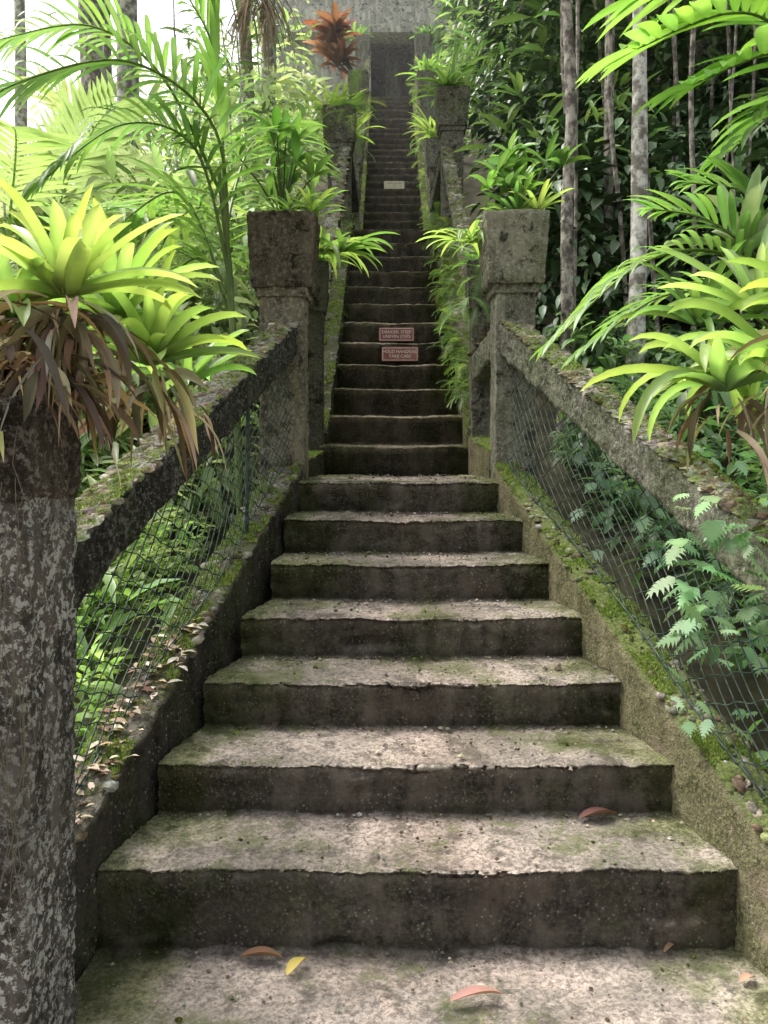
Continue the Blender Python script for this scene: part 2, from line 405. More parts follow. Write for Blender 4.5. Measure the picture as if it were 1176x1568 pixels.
def run(name_c,name_r,side,segs_c,segs_r,w,wr,mc,mrr):
    a=Acc();rk=Acc();ms=Acc()
    for (y0,y1,x0,x1,z0,z1) in segs_c:
        f=1 if y1<5.6 else .5
        seg_box(a,y0,y1,x0,x1,w,z0,z1,.75,side,.02 if f==1 else .07,.03,.014)
        L=y1-y0
        top_scatter(rk,ms,y0,y1,x0,x1,w,z0,z1,side,int(150*L*f),int(6500*L*f),th=-.08)
    c=a.build(name_c,mc)
    rk.build('pebbles',M_rock,True,c);ms.build('moss',M_leaf,False,c)
    a=Acc();rk=Acc();ms=Acc()
    for (y0,y1,x0,x1,z0,z1) in segs_r:
        f=1 if y1<5.6 else .4
        seg_box(a,y0,y1,x0,x1,wr,z0,z1,.2 if f==1 else .16,side,.016 if f==1 else .06,.03,.018)
        L=y1-y0
        top_scatter(rk,ms,y0,y1,x0,x1,wr,z0,z1,side,int(480*L*f),int(3600*L*f),rs=.018,ms=.011,th=-.05)
    c=a.build(name_r,mrr);rk.build('pebbles',M_rock,False,c);ms.build('moss',M_leaf,False,c)
cl=(1.95,4.6,-.95,-.46,.20,1.425);cr=(1.9,4.6,1.16,.62,.22,1.425)
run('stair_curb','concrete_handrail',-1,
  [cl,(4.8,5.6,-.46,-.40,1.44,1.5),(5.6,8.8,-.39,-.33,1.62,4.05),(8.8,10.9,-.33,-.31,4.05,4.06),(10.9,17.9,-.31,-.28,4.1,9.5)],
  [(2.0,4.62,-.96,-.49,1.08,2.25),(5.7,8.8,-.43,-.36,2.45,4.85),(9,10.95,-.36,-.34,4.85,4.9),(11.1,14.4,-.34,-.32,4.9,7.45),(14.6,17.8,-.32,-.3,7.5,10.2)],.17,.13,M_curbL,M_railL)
run('stair_curb','concrete_handrail',1,
  [cr,(4.8,5.6,.62,.57,1.5,1.6),(5.6,8.8,.565,.565,1.65,4.08),(8.8,10.9,.565,.58,4.08,4.1),(10.9,17.9,.58,.62,4.1,9.5)],
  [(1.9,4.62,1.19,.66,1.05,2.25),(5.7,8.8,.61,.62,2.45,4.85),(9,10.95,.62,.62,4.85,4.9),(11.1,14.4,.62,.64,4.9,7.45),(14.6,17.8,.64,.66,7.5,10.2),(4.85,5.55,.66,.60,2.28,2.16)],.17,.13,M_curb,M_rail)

def pillar(x0,x1,y0,y1,zb,zt,cap=.43,flare=.07,res=.04,col=(1,1,1),capcol=None):
    a=Acc()
    rbox(a,(x0,y0,zb),(x1,y1,zt-cap),res,.012,.012,col=col)
    rbox(a,(x0-.018,y0-.018,zt-cap-.05),(x1+.018,y1+.018,zt-cap+.03),res,.012,.010,col=col)
    cx,cy=(x0+x1)/2,(y0+y1)/2
    def fm(P):
        t=(P.z-(zt-cap))/cap
        k=1+ (flare*2/(x1-x0))*(.6+.4*t)
        return (cx+(P.x-cx)*k,cy+(P.y-cy)*k,P.z)
    rbox(a,(x0,y0,zt-cap),(x1,y1,zt),res,.014,.014,fm,capcol or col)
    o=a.build('planter_pillar',M_pil)
    b=Acc();k=flare*.75
    rbox(b,(x0-k+.04,y0-k+.04,zt-.04),(x1+k-.04,y1+k-.04,zt+.015),.03,.03,.02)
    b.build('planter_soil',M_soil,parent=o)
    return o
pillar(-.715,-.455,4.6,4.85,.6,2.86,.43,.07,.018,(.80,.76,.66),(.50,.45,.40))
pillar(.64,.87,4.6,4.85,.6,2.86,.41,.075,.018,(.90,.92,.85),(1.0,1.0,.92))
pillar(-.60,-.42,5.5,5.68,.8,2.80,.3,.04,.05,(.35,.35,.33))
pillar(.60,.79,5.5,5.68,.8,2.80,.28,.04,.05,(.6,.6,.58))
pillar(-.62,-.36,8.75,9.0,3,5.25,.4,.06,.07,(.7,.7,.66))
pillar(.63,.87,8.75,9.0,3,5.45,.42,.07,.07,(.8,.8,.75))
pillar(-.6,-.34,10.95,11.2,3.2,5.75,.4,.06,.08)
pillar(.62,.86,10.95,11.2,3.2,5.75,.4,.06,.08)
pillar(-.6,-.33,14.4,14.65,6,8.3,.4,.06,.09)
pillar(.64,.9,14.4,14.65,6,8.3,.4,.06,.09)
pillar(-.62,-.34,17.75,18.0,9,10.7,.3,.05,.09)
pillar(.72,.98,17.75,18.0,9,10.7,.3,.05,.09)
for x0,x1 in ((-1.16,-.795),(1.22,1.56)):
    a=Acc();rbox(a,(x0,1.78,-.1),(x1,2.08,1.60),.010,.014,.014)
    rbox(a,(x0-.012,1.77,1.38),(x1+.008,2.09,1.62),.012,.02,.02,col=(.6,.55,.5))
    a.build('concrete_post',M_post)

e=empty('concrete_building')
a=Acc()
rbox(a,(-3.0,19.5,9.2),(-.32,19.8,12.3),.2,.02,.01)
rbox(a,(.75,19.5,9.2),(2.6,19.8,12.3),.2,.02,.01)
rbox(a,(-.32,19.5,11.5),(.75,19.8,12.3),.2,.02,.01)
rbox(a,(-3.3,19.1,11.45),(2.9,19.497,11.68),.2,.03,.02)
rbox(a,(-3.0,19.6,12.3),(2.6,19.9,14.5),.25,.02,.01)
rbox(a,(-3.0,22.5,9.2),(2.6,22.7,12.3),.3,.02,.01)
rbox(a,(.05,21.0,9.2),(.42,21.3,12.2),.2,.02,.01)
rbox(a,(-3.0,19.8,12.0),(2.6,22.5,12.28),.3,.02,.01)
rbox(a,(-.75,19.8,9.2),(-.45,22.5,12.0),.3,.02,.01)
rbox(a,(.9,19.8,9.2),(1.1,22.5,12.0),.3,.02,.01)
a.build('walls',M_build,parent=e)

def fence(side,c,wx,post=True):
    y0,y1,x0,x1,z0,z1=c
    y0=2.08
    a=Acc();sp=.115;hh=.83
    def P(y,v):
        t=(y-c[0])/(y1-c[0]);return Vector((x0+(x1-x0)*t+side*wx+.016*math.sin(y*4+v*5),y,z0+(z1-z0)*t+v-.015*math.sin(math.pi*v/hh)*(.5+.5*math.sin(y*6))))
    for ms in (.62,-.85):
        k=y0-3
        while k<y1+3:
            pts=[]
            n=int(hh/.02)
            for i in range(n+1):
                v=hh*i/n
                y=k+v/ms+.006*math.sin(i*1.25+k*7)
                if y0<=y<=y1: pts.append(P(y,v))
            if len(pts)>2: tube(a,pts,.0026,4)
            k+=sp*U(.95,1.05)
    for v in (.02,.76):
        tube(a,[P(y0+(y1-y0)*i/20,v+.008*math.sin(i)) for i in range(21)],.003,5)
    if post:
        y=3.9;tube(a,[P(y,0),P(y,.8)],.010,8)
    a.build('wire_mesh_fence',M_wire)
fence(-1,cl,.08);fence(1,cr,.09,False)

def sign(x0,x1,y,z0,z1,mat,lines,txtmat,border=True):
    a=Acc();rbox(a,(x0,y-.012,z0),(x1,y-.002,z1),.02,.005,.0005)
    o=a.build('warning_sign',mat)
    H=z1-z0
    if border:
        b=Acc();t=.004;i=.008
        for q in ((x0+i,z0+i,x1-i,z0+i+t),(x0+i,z1-i-t,x1-i,z1-i),(x0+i,z0+i+t,x0+i+t,z1-i-t),(x1-i-t,z0+i+t,x1-i,z1-i-t)):
            b.add([(q[0],y-.0145,q[1]),(q[2],y-.0145,q[1]),(q[2],y-.0145,q[3]),(q[0],y-.0145,q[3])],[(0,1,2,3)])
        b.build('border',txtmat,False,o)
    for i,s in enumerate(lines):
        cu=bpy.data.curves.new('lettering','FONT');cu.body=s;cu.size=H*.30;cu.align_x='CENTER';cu.align_y='CENTER'
        t=bpy.data.objects.new('lettering',cu);t.location=((x0+x1)/2,y-.015,z1-H*(.34+.32*i));t.rotation_euler=(math.pi/2,0,0)
        t.data.materials.append(txtmat);sc.collection.objects.link(t);t.parent=o
d13=S[12][0];z13=S[12][1];z12=S[11][1];d12=S[11][0];z11=S[10][1]
sign(-.045,.262,d13-.03,z12+.035,z12+.155,M_red,['DANGER: STEEP','UNEVEN STEPS'],M_white)
sign(-.02,.285,d12-.03,z11+.045,z11+.165,M_red,['HOLD HANDRAIL','TAKE CARE'],M_white)
m=9;sign(.0,.34,S[19+m][0]-.03,S[18+m][1]+.06,S[18+m][1]+.19,M_cream,['WATCH STEP'],M_red,False)

# ---------------- planting ----------------
YG=(.29,.38,.11);YG2=(.175,.28,.08);MG=(.11,.195,.06);DG=(.05,.11,.03)
def wrapplant(name,fn,mat=M_bright):
    a=Acc();fn(a);return a.build(name,mat)
DEADC=[(.42,.34,.23),(.27,.21,.135),(.54,.46,.33),(.13,.10,.07),(.40,.29,.19),(.2,.13,.09)]
def brom(p,n,L,W,col,tip,dead=True,lean=(0,0,0),up=1.1,droop=1.2,deadlen=.3,fold=.45,nd=32):
    o=wrapplant('bromeliad_plant',lambda a:rosette(a,p,n,L,W,col,up,droop,tip,lean,fold=fold))
    if dead:
        a=Acc()
        for i in range(nd):
            an=U(0,6.28);q=Vector(p)+Vector((math.cos(an)*.05,math.sin(an)*.05,U(-.12,0)))
            blade(a,q,(math.cos(an)*.5,math.sin(an)*.5,U(-.9,.2)),deadlen*U(.35,1.0),W*U(.15,.75),U(1.2,3.6),8,jit(random.choice(DEADC),.3),.6,'lance',roll=U(-1.5,1.5),curl=U(-2.5,2.5))
        a.build('dead_leaves',M_dry,parent=o)
    return o
brom(PX(100,455,1.93),26,.31,.040,YG,(.37,.44,.15),deadlen=.26,up=1.35,droop=.95)
brom(PX(20,490,2.0),20,.28,.042,YG2,(.32,.41,.13),deadlen=.30,up=1.3)
brom(PX(230,560,2.25),24,.30,.040,YG2,YG,deadlen=.30,up=1.35)
brom(PX(180,490,2.25),18,.30,.040,YG2,YG,dead=False,up=1.4)
brom(PX(290,590,2.6),16,.26,.034,MG,YG2,dead=True,nd=10,deadlen=.2)
brom(PX(1110,600,2.35),20,.42,.040,YG2,YG,deadlen=.28,up=1.0,droop=2.4,nd=16)
brom(PX(1195,570,2.3),18,.40,.045,YG2,YG,deadlen=.3,droop=2.2,nd=14)
brom(PX(1160,480,2.6),20,.36,.034,YG2,(.36,.44,.2),dead=False,up=1.35,droop=.9)
brom(PX(1070,500,2.9),16,.34,.032,MG,YG2,dead=False,up=1.2,droop=1.3)
brom(PX(1260,480,2.3),18,.36,.045,YG2,YG,dead=True,up=1.3,droop=.9)
brom(PX(1140,390,3.0),12,.30,.055,(.26,.37,.16),(.48,.54,.40),dead=False,up=1.45,droop=.6)
for cx,cy,cz in ((-.93,1.95,1.66),(1.3,2.0,1.64)):
    a=Acc()
    for i in range(420):
        an=U(0,6.28);q=Vector((cx+U(-.2,.2),cy+U(-.16,.14),cz+U(-.04,.20)))
        blade(a,q,(math.cos(an),math.sin(an),U(-1.2,.3)),U(.06,.28),U(.005,.028),U(1,3),6,jit(random.choice(DEADC),.35),.5,'lance',roll=U(-1,1),curl=U(-2,2))
    a.build('dried_leaf_litter',M_dry)
a=Acc()
for i in range(30):
    q=Vector((-.79+U(-.14,.02),U(1.755,1.77),U(1.0,1.6)));L=U(.2,.7)
    tube(a,[q+Vector((.03*math.sin(k*1.3+i*2)*k/6,-.002*k,-L*k/6)) for k in range(7)],.0009,3,(.2,.17,.12))
a.build('dry_rootlets',M_dry)
def potplants(cx,cy,z,n,L,W,cols,spread=.12,up=1.1,droop=1.0):
    def fn(a):
        for i in range(n):
            c=random.choice(cols)
            rosette(a,(cx+U(-spread,spread),cy+U(-spread,spread),z),int(U(9,15)),L*U(.75,1.2),W*U(.8,1.2),c,up*U(.8,1.1),droop*U(.7,1.2),tuple(x*1.25 for x in c),shape=random.choice(['strap','lance']))
    return wrapplant('potted_bromeliad',fn)
def broadplant(p,n,L,W,cols,name='broadleaf_shrub',stem=.35,mat=M_bright):
    a=Acc();p=Vector(p)
    for i in range(n):
        an=U(0,6.28);t=p+Vector((math.cos(an)*U(.05,.6)*stem,math.sin(an)*U(.05,.6)*stem,stem*U(.3,1.1)))
        tube(a,[p,(p+t)/2+Vector((0,0,.03)),t],[.008,.006,.004],5,(.1,.13,.04))
        rosette(a,t,7,L*U(.8,1.2),W*U(.8,1.2),random.choice(cols),1.1,1.0,shape='ell')
    return a.build(name,mat)
potplants(-.53,4.70,2.87,4,.28,.026,[YG2,YG,MG])
potplants(-.36,4.95,2.72,3,.34,.028,[YG2,YG],up=.7,droop=1.8)
broadplant((-.60,4.75,2.85),12,.18,.05,[(.08,.17,.04),MG],stem=.50)
potplants(.78,4.72,2.87,4,.27,.026,[YG2,MG,YG])
broadplant((.84,4.74,2.86),12,.17,.05,[MG,(.15,.27,.06)],stem=.42)
potplants(.60,4.85,2.75,3,.30,.024,[YG,YG2],up=.8,droop=2.0)
potplants(.70,5.6,2.8,4,.34,.03,[MG,YG2],spread=.15)
potplants(-.5,5.6,2.82,4,.32,.03,[YG,YG2],spread=.1)
potplants(-.48,8.9,5.26,5,.42,.04,[YG,YG2],spread=.2);potplants(.74,8.9,5.46,5,.42,.035,[YG2,MG],spread=.2)
potplants(-.47,11.1,5.8,5,.45,.04,[YG,YG2],spread=.2);potplants(.74,11.1,5.8,5,.5,.04,[YG2,YG],spread=.2)
potplants(.80,14.5,8.3,5,.42,.05,[MG,YG2],spread=.15)
potplants(-.62,17.9,10.7,3,.4,.06,[MG,YG2],spread=.12);potplants(.98,17.9,10.7,3,.4,.06,[MG,DG],spread=.12)
def cord(a):
    for i in range(7):
        p=Vector((-.80+U(-.3,.32),14.5+U(-.2,.2),8.4+U(.0,.75)))
        tube(a,[(-.5,14.5,8.2),p],[.02,.012],5,(.1,.06,.04))
        rosette(a,p,12,.5,.13,random.choice([(.19,.065,.05),(.26,.12,.08),(.14,.055,.045)]),1.1,1.0,shape='ell')
wrapplant('red_cordyline',cord)
def ferns(name,P,n,sz,pal,pitch=(-.5,.5),yaw=(0,6.28)):
    a=Acc();P=np.array(P);idx=rng.integers(0,len(P),n)
    pos=P[idx]+rng.normal(0,.03,(n,3))
    a.scatter(*FERN,pos,rng.uniform(*yaw,n),rng.uniform(*pitch,n),rng.uniform(-.4,.4,n),rng.uniform(.6,1.2,n)*sz,colarr(n,pal))
    return a.build(name,M_bright)
line=lambda p,q,n:[tuple(Vector(p).lerp(Vector(q),i/n)) for i in range(n+1)]
GR=[YG2,MG,(.15,.26,.07),YG]
ferns('fern_border',line((.62,5.9,1.9),(.60,8.8,4.1),40),230,.19,GR,(-.9,.4),(.3,2.9))
ferns('fern_border',line((.62,9,4.1),(.64,11,4.2),20)+line((.67,11,4.3),(.72,17.8,9.6),60),180,.25,GR,(-.8,.5))
ferns('fern_border',line((-.46,5.8,1.7),(-.42,8.8,4.1),40),110,.13,GR,(-.6,.6))
ferns('fern_border',line((-.46,10,4.1),(-.5,17.8,9.6),60),80,.22,GR,(-.6,.6))
ferns('fern_clump',[(.63,8.8,5.4),(.9,8.9,5.4),(.7,5.5,2.7),(.62,5.5,2.5),(.62,4.9,2.6)],60,.30,GR,(-.9,.9))
ferns('fern_clump',[(-.6,8.9,5.2),(-.35,8.8,5.2),(-.6,11,5.7),(-.8,11,5.6)],60,.42,[YG,YG2],(-.9,.9))

def path_frond(name,pts,nl,ll,lw,col,hang=.9,stem=.01):
    P=[Vector(p) for p in pts];a=Acc();n=nl+4;out=[]
    def ev(t):
        t=t*(len(P)-1);i=min(int(t),len(P)-2);u=t-i
        p0=P[max(i-1,0)];p1=P[i];p2=P[i+1];p3=P[min(i+2,len(P)-1)]
        return .5*((2*p1)+(p2-p0)*u+(2*p0-5*p1+4*p2-p3)*u*u+(3*p1-p0-3*p2+p3)*u**3)
    for i in range(n+1):
        t=i/n;p=ev(t);out.append(p);d=(ev(min(1,t+.02))-ev(max(0,t-.02))).normalized()
        if t<.14: continue
        s=d.cross(Vector((0,0,1)));s=s.normalized() if s.length>.05 else Vector((1,0,0))
        nr=s.cross(d);q=(t-.14)/.86;l=ll*(.5+.7*math.sin(math.pi*min(1,q*.8+.15)))
        for sg in (-1,1):
            dd=d*(.5+.6*q)+s*sg+nr*.25+Vector((U(-.08,.08),U(-.08,.08),U(-.15,.15)))
            blade(a,p,dd,l*U(.8,1.1),lw*U(.8,1.15),hang*U(.6,1.4),6,jit(col,.2),.15,'lance',curl=U(-.3,.3))
    tube(a,out,[stem*(1-.75*i/len(out)) for i in range(len(out))],6,(.16,.22,.06))
    return a
def addf(par,pts,*k,**kw): path_frond('f',pts,*k,**kw).build('frond',M_bright,parent=par)
palm=empty('palm_tree')
a=Acc();tube(a,[PX(372,900,4.4),PX(360,560,4.4),PX(350,400,4.4),PX(335,260,4.4)],[.022,.02,.018,.012],8);a.build('trunk',M_stem,parent=palm)
addf(palm,[PX(350,400,4.4),PX(330,200,4.2),PX(200,95,3.9),PX(20,130,3.6),PX(-60,200,3.5)],32,.40,.032,(.11,.19,.07),1.3)
addf(palm,[PX(345,380,4.4),PX(340,200,4.4),PX(322,60,4.4),PX(250,-60,4.3)],22,.34,.04,(.17,.29,.08),.8)
addf(palm,[PX(350,420,4.4),PX(300,230,4.3),PX(190,190,4.2),PX(60,280,4.0)],26,.34,.03,(.12,.21,.07),1.5)
addf(palm,[PX(345,450,4.4),PX(280,300,4.5),PX(200,330,4.6),PX(120,420,4.6)],24,.34,.032,(.16,.27,.08),1.2)
addf(palm,[PX(355,480,4.4),PX(330,330,4.8),PX(270,340,5.0),PX(200,480,5.0)],24,.38,.035,(.22,.32,.10),1.2)
addf(palm,[PX(355,500,4.4),PX(320,400,4.6),PX(270,420,4.6),PX(240,540,4.5)],22,.30,.03,(.22,.33,.10),1.3)
addf(palm,[PX(340,380,4.4),PX(380,230,5.0),PX(440,200,5.6),PX(490,260,6.0)],22,.30,.03,(.15,.25,.07),1.2)
addf(palm,[PX(340,300,4.4),PX(250,120,4.2),PX(140,40,4.0),PX(0,60,3.8)],26,.34,.028,(.16,.25,.09),1.3)
palm=empty('palm_tree')
addf(palm,[(2.4,2.9,2.5),PX(1230,60,3.2),PX(1120,20,3.1),PX(975,75,3.0)],16,.40,.062,(.22,.37,.09),.6)
addf(palm,[(2.4,2.9,2.4),PX(1260,0,3.4),PX(1160,-60,3.3),PX(1000,-10,3.2)],16,.46,.06,(.20,.34,.08),.9)
addf(palm,[(2.4,2.9,2.4),PX(1270,110,3.1),PX(1190,80,3.0),PX(1060,130,2.9)],14,.34,.055,(.18,.32,.08),.9)
addf(palm,[(2.4,2.9,2.4),PX(1290,170,3.3),PX(1220,150,3.3),PX(1120,230,3.3)],14,.32,.045,(.14,.26,.07),1.1)
a=Acc();tube(a,[(2.6,3.1,-.2),(2.5,3.0,1.5),(2.4,2.9,2.6)],[.05,.045,.04],9);a.build('trunk',M_bark3,parent=palm)
palm=empty('palm_tree')
addf(palm,[PX(1240,560,3.0),PX(1130,400,3.0),PX(990,400,3.0),PX(850,520,3.0)],26,.24,.024,(.18,.29,.09),1.0)
addf(palm,[PX(1240,560,3.2),PX(1120,460,3.3),PX(1010,455,3.4),PX(890,540,3.4)],24,.24,.024,(.15,.26,.08),1.0)
addf(palm,[PX(1250,560,3.0),PX(1180,420,3.0),PX(1090,340,3.0),PX(1000,320,3.1)],18,.24,.028,(.20,.33,.10),.8)
addf(palm,[PX(1250,560,3.0),PX(1200,400,3.1),PX(1150,300,3.2),PX(1060,280,3.3)],18,.24,.028,(.16,.27,.09),.8)
a=Acc();tube(a,[(1.9,3.2,-.1),(1.8,3.1,1.0),(1.62,3.0,1.85)],[.03,.025,.02],8);a.build('trunk',M_stem,parent=palm)

def tree(pts,rad,mat,name='tree',pal=None,limbs=4,leaves=900,r=1.3,lmat=M_leaf,size=.16):
    e=empty(name);a=Acc();P=[]
    pts=[Vector(p) for p in pts]
    for i in range(len(pts)-1):
        for k in range(6):
            t=k/6;q=pts[i].lerp(pts[i+1],t);P.append(q+noise.noise_vector(q*.9)*.05)
    P.append(pts[-1]);tube(a,P,[rad*(1-.45*i/len(P))*(1+.12*noise.noise(p*3)) for i,p in enumerate(P)],12)
    top=P[-1];ends=[]
    for i in range(limbs):
        an=U(0,6.28);st_=P[int(len(P)*U(.8,.98))]
        en=st_+Vector((math.cos(an)*r*U(.6,1.2),math.sin(an)*r*U(.6,1.2),U(.3,1.3)*r))
        tube(a,[st_,(st_+en)/2+Vector((0,0,.2)),en],[rad*.4,rad*.25,rad*.1],7);ends.append(en);ends.append((st_+en)/2)
    a.build('trunk',mat,parent=e)
    b=Acc();ends.append(top);n=leaves
    c=np.array([tuple(random.choice(ends)) for _ in range(n)])+rng.normal(0,.33*r,(n,3))*np.array([1,1,.7])
    b.scatter(*LEAF,c,rng.uniform(0,6.3,n),rng.uniform(-.9,.4,n),rng.uniform(-.6,.6,n),rng.uniform(.6,1.3,n)*size,colarr(n,pal or [MG,DG,YG2]))
    b.build('crown',lmat,parent=e);return e
LB=[(.26,.36,.17),(.35,.43,.23),(.19,.28,.12),(.42,.48,.32)]  # left background leaves, paled so the colour stands in for haze
RB=[(.08,.14,.06),(.12,.20,.08),(.17,.26,.12),(.06,.11,.05)]
g=lambda x,y:G(x,y)-.2
tree([(-3.3,9,g(-3.3,9)),(-3.25,9,4.5),(-3.2,9,10)],.24,M_bark,pal=LB,leaves=500,lmat=M_bright,r=1.5)
tree([(-3.0,9.6,g(-3,9.6)),(-3.05,9.6,5),(-3.1,9.6,10.5)],.17,M_bark2,pal=LB,leaves=400,lmat=M_bright,r=1.6)
tree([(-1.75,11,g(-1.7,11)),(-1.6,11,6),(-1.6,11,10.5)],.13,M_bark2,pal=LB,leaves=350,lmat=M_bright)
tree([(1.84,5.9,g(1.84,5.9)),(1.86,5.9,3),(1.86,5.9,5),(1.9,5.9,7.6)],.072,M_bark2,pal=RB,leaves=500,lmat=M_dark)
tree([(1.36,6.1,g(1.3,6.1)),(1.40,6.1,3),(1.38,6.1,5),(1.36,6.1,8)],.056,M_bark,pal=RB,leaves=400,lmat=M_dark)
tree([(1.95,7,g(1.9,7)),(1.98,7,4),(1.9,7,8.6)],.055,M_bark,pal=RB,leaves=400,lmat=M_dark)
tree([(3.9,10,g(3.9,10)),(3.9,10,5),(4.1,10,10)],.2,M_bark,pal=RB,leaves=900,lmat=M_dark)
tree([(5.5,12,g(5.5,12)),(5.2,12,7),(5.3,12,12)],.25,M_bark,pal=RB,leaves=1300,lmat=M_dark,r=2)
tree([(-5.5,12,g(-5.5,12)),(-5.4,12,5),(-5.5,12,10)],.12,M_bark2,pal=LB,leaves=300,lmat=M_bright,r=1.5)
tree([(2.6,15,g(2.6,15)),(2.5,15,9),(2.6,15,13)],.15,M_bark,pal=RB,leaves=1200,lmat=M_leaf,r=1.6)
e=empty('palm_tree');a=Acc()
P=[Vector((-1.45-.012*i,10,1.5+i*.22)) for i in range(36)]
tube(a,P,[.075*(1+.08*(i%2)) for i in range(36)],12);a.build('trunk',M_bark3,parent=e)
b=Acc();top=P[-1];n=14
b.scatter(*FROND,np.tile(np.array(top),(n,1)),np.arange(n)*2.4,rng.uniform(-.3,.8,n),np.zeros(n),np.full(n,2.2),colarr(n,LB));b.build('fronds',M_bright,parent=e)
b=Acc()
for i in range(80):
    q=PX(U(375,425),U(-30,10),9.7);an=U(0,6.28)
    blade(b,q,(math.cos(an)*.5,math.sin(an)*.3,-.4),U(.5,1.0),.025,3,6,jit((.36,.28,.22),.3),.2,'lance')
b.build('dead_fronds',M_dry,parent=e)
a=Acc()
for i in range(26):
    y=U(5.8,9);x=U(1.5,4.5);z=g(x,y);x2=x+U(-.4,.4)
    pts=[Vector((x+(x2-x)*t+.12*noise.noise(Vector((x,t*4,y))),y,z+t*U(6,6.2))) for t in [k/14 for k in range(15)]]
    tube(a,pts,[U(.006,.024)]*15,6)
a.build('sapling_thicket',M_bark)
a=Acc()
for i in range(16):
    y=U(6.5,13);x=U(-6,-1.3);z=g(x,y);x2=x+U(-.5,.5)
    pts=[Vector((x+(x2-x)*t+.15*noise.noise(Vector((x,t*4,y))),y,z+t*U(3.5,4.6))) for t in [k/12 for k in range(13)]]
    tube(a,pts,[U(.01,.03)*(1-.06*k) for k in range(13)],6)
a.build('sapling_thicket',M_bark2)

def mass(name,boxes,mat,pal,tm=LEAF,size=.15,per=60,pitch=(-1.0,.4)):
    a=Acc()
    for (x0,x1,y0,y1,z0,z1,nc,r) in boxes:
        for i in range(nc):
            x=U(x0,x1);y=U(y0,y1);gz=G(x,y);z=gz+U(z0,z1);rr=r*U(.6,1.3)
            if x<0 and x+rr*1.1>-.66 : x=-.66-rr*1.1
            if x>0 and x-rr*1.1<.98 : x=.98+rr*1.1
            v=rng.normal(0,1,(per,3));v/=np.linalg.norm(v,axis=1)[:,None];v*=(rng.uniform(.3,1,(per,1))**.5)*rr
            pos=v+np.array([x,y,z]);yaw=np.arctan2(-v[:,0],v[:,1])+rng.normal(0,.6,per)
            tint=U(.6,1.35);c=np.array(random.choice(pal))
            col=np.clip(c*tint*(1+rng.uniform(-.25,.25,(per,1)))*(1+rng.uniform(-.1,.1,(per,3))),0,1)
            a.scatter(*tm,pos,yaw,rng.uniform(*pitch,per),rng.uniform(-.5,.5,per),rng.uniform(.6,1.3,per)*size*U(.7,1.4),col)
    return a.build(name,mat)
mass('shrub_foliage',[(-5,-1.0,5.5,8,-.2,1.8,100,.35),(-8,-1.2,8,13,0,2.6,140,.5),(-14,-1.5,13,19,0,3.0,100,.8)],M_bright,LB,size=.16,per=60)
mass('shrub_foliage',[(-5,-1.1,5,9,0,2.6,90,.4),(-4,-1.0,9,15,0,3.6,80,.5)],M_bright,LB,NLEAF,size=.28,per=36,pitch=(-.9,.8))
mass('understory_foliage',[(-2.0,-1.2,2.2,5.0,-.3,.45,130,.18)],M_bright,[(.36,.49,.16),(.44,.53,.22),(.26,.39,.12)],size=.09,per=36,pitch=(-.3,.9))
mass('understory_foliage',[(-3,-1.3,3.3,6,-.1,.8,40,.3)],M_bright,LB,NLEAF,size=.24,per=30,pitch=(-.6,.9))
mass('forest_foliage',[(1.4,5,6.4,9,-.2,1.6,170,.4),(1.3,7,8,12,0,7.0,340,.55),(1.6,12,12,18,0,9,280,.9),(3,20,19,24,0,12,140,1.6)],M_dark,RB,size=.18,per=70)
mass('forest_foliage',[(1.3,6,7.3,11,0,6.5,130,.5),(1.4,5,10,18,0,6,100,.6)],M_leaf,[(.15,.25,.09),(.22,.34,.12),(.10,.18,.06)],NLEAF,size=.28,per=36,pitch=(-.9,.7))
mass('understory_foliage',[(1.35,2.7,2.3,6.4,.0,.9,190,.2)],M_leaf,[(.11,.20,.09),(.17,.28,.12),(.08,.14,.06)],size=.10,per=40)
mass('forest_foliage',[(-3.5,14,24,32,0,8,130,1.7)],M_leaf,[(.2,.29,.14),(.15,.22,.10),(.28,.37,.2)],size=.40,per=90)
mass('forest_foliage',[(1.4,3.4,15.5,18.6,0,4.5,80,.55)],M_leaf,RB+LB[:1],size=.2,per=70)
def fr(name,n,xr,yr,zr,sz,pal,mat):
    a=Acc();x=rng.uniform(*xr,n);y=rng.uniform(*yr,n);z=np.array([G(p,q) for p,q in zip(x,y)])+rng.uniform(*zr,n)
    yaw=rng.uniform(0,6.3,n)
    a.scatter(*FROND,np.stack([x,y,z],-1),yaw,rng.uniform(-.1,1.1,n),rng.uniform(-.3,.3,n),rng.uniform(.7,1.2,n)*sz,colarr(n,pal));a.build(name,mat)
fr('palm_undergrowth',60,(-5,-2.0),(5,10),(.3,2.6),1.1,LB,M_bright)
fr('palm_undergrowth',50,(2.6,6),(7.2,12),(.5,6),1.2,[(.13,.24,.07),(.19,.31,.10)],M_leaf)
fr('palm_undergrowth',20,(-2.6,-1.8),(2.6,5),(.0,.6),.5,LB,M_bright)
fr('palm_undergrowth',16,(1.5,2.4),(2.6,5),(.1,.6),.55,[(.15,.27,.09)],M_leaf)
a=Acc();n=150
t=rng.uniform(0,1,n);x=1.30-.42*t+rng.uniform(0,.5,n);y=2.2+2*t;z=.42+.8*t+rng.uniform(-.1,.9,n)*(1-.5*t)
a.scatter(*LOBED,np.stack([x,y,z],-1),rng.uniform(1.2,4.2,n),rng.uniform(-.9,.3,n),rng.uniform(-.5,.5,n),rng.uniform(.06,.13,n),colarr(n,[(.13,.25,.13),(.2,.33,.19),(.09,.18,.09)]))
a.build('climbing_vine',M_leaf)
a=Acc();n=70
P=[PX(U(1030,1180),U(750,950),U(2.08,2.2)) for _ in range(44)]+[PX(U(960,1180),U(930,1120),U(2.5,2.9))+Vector((.12,0,0)) for _ in range(26)]
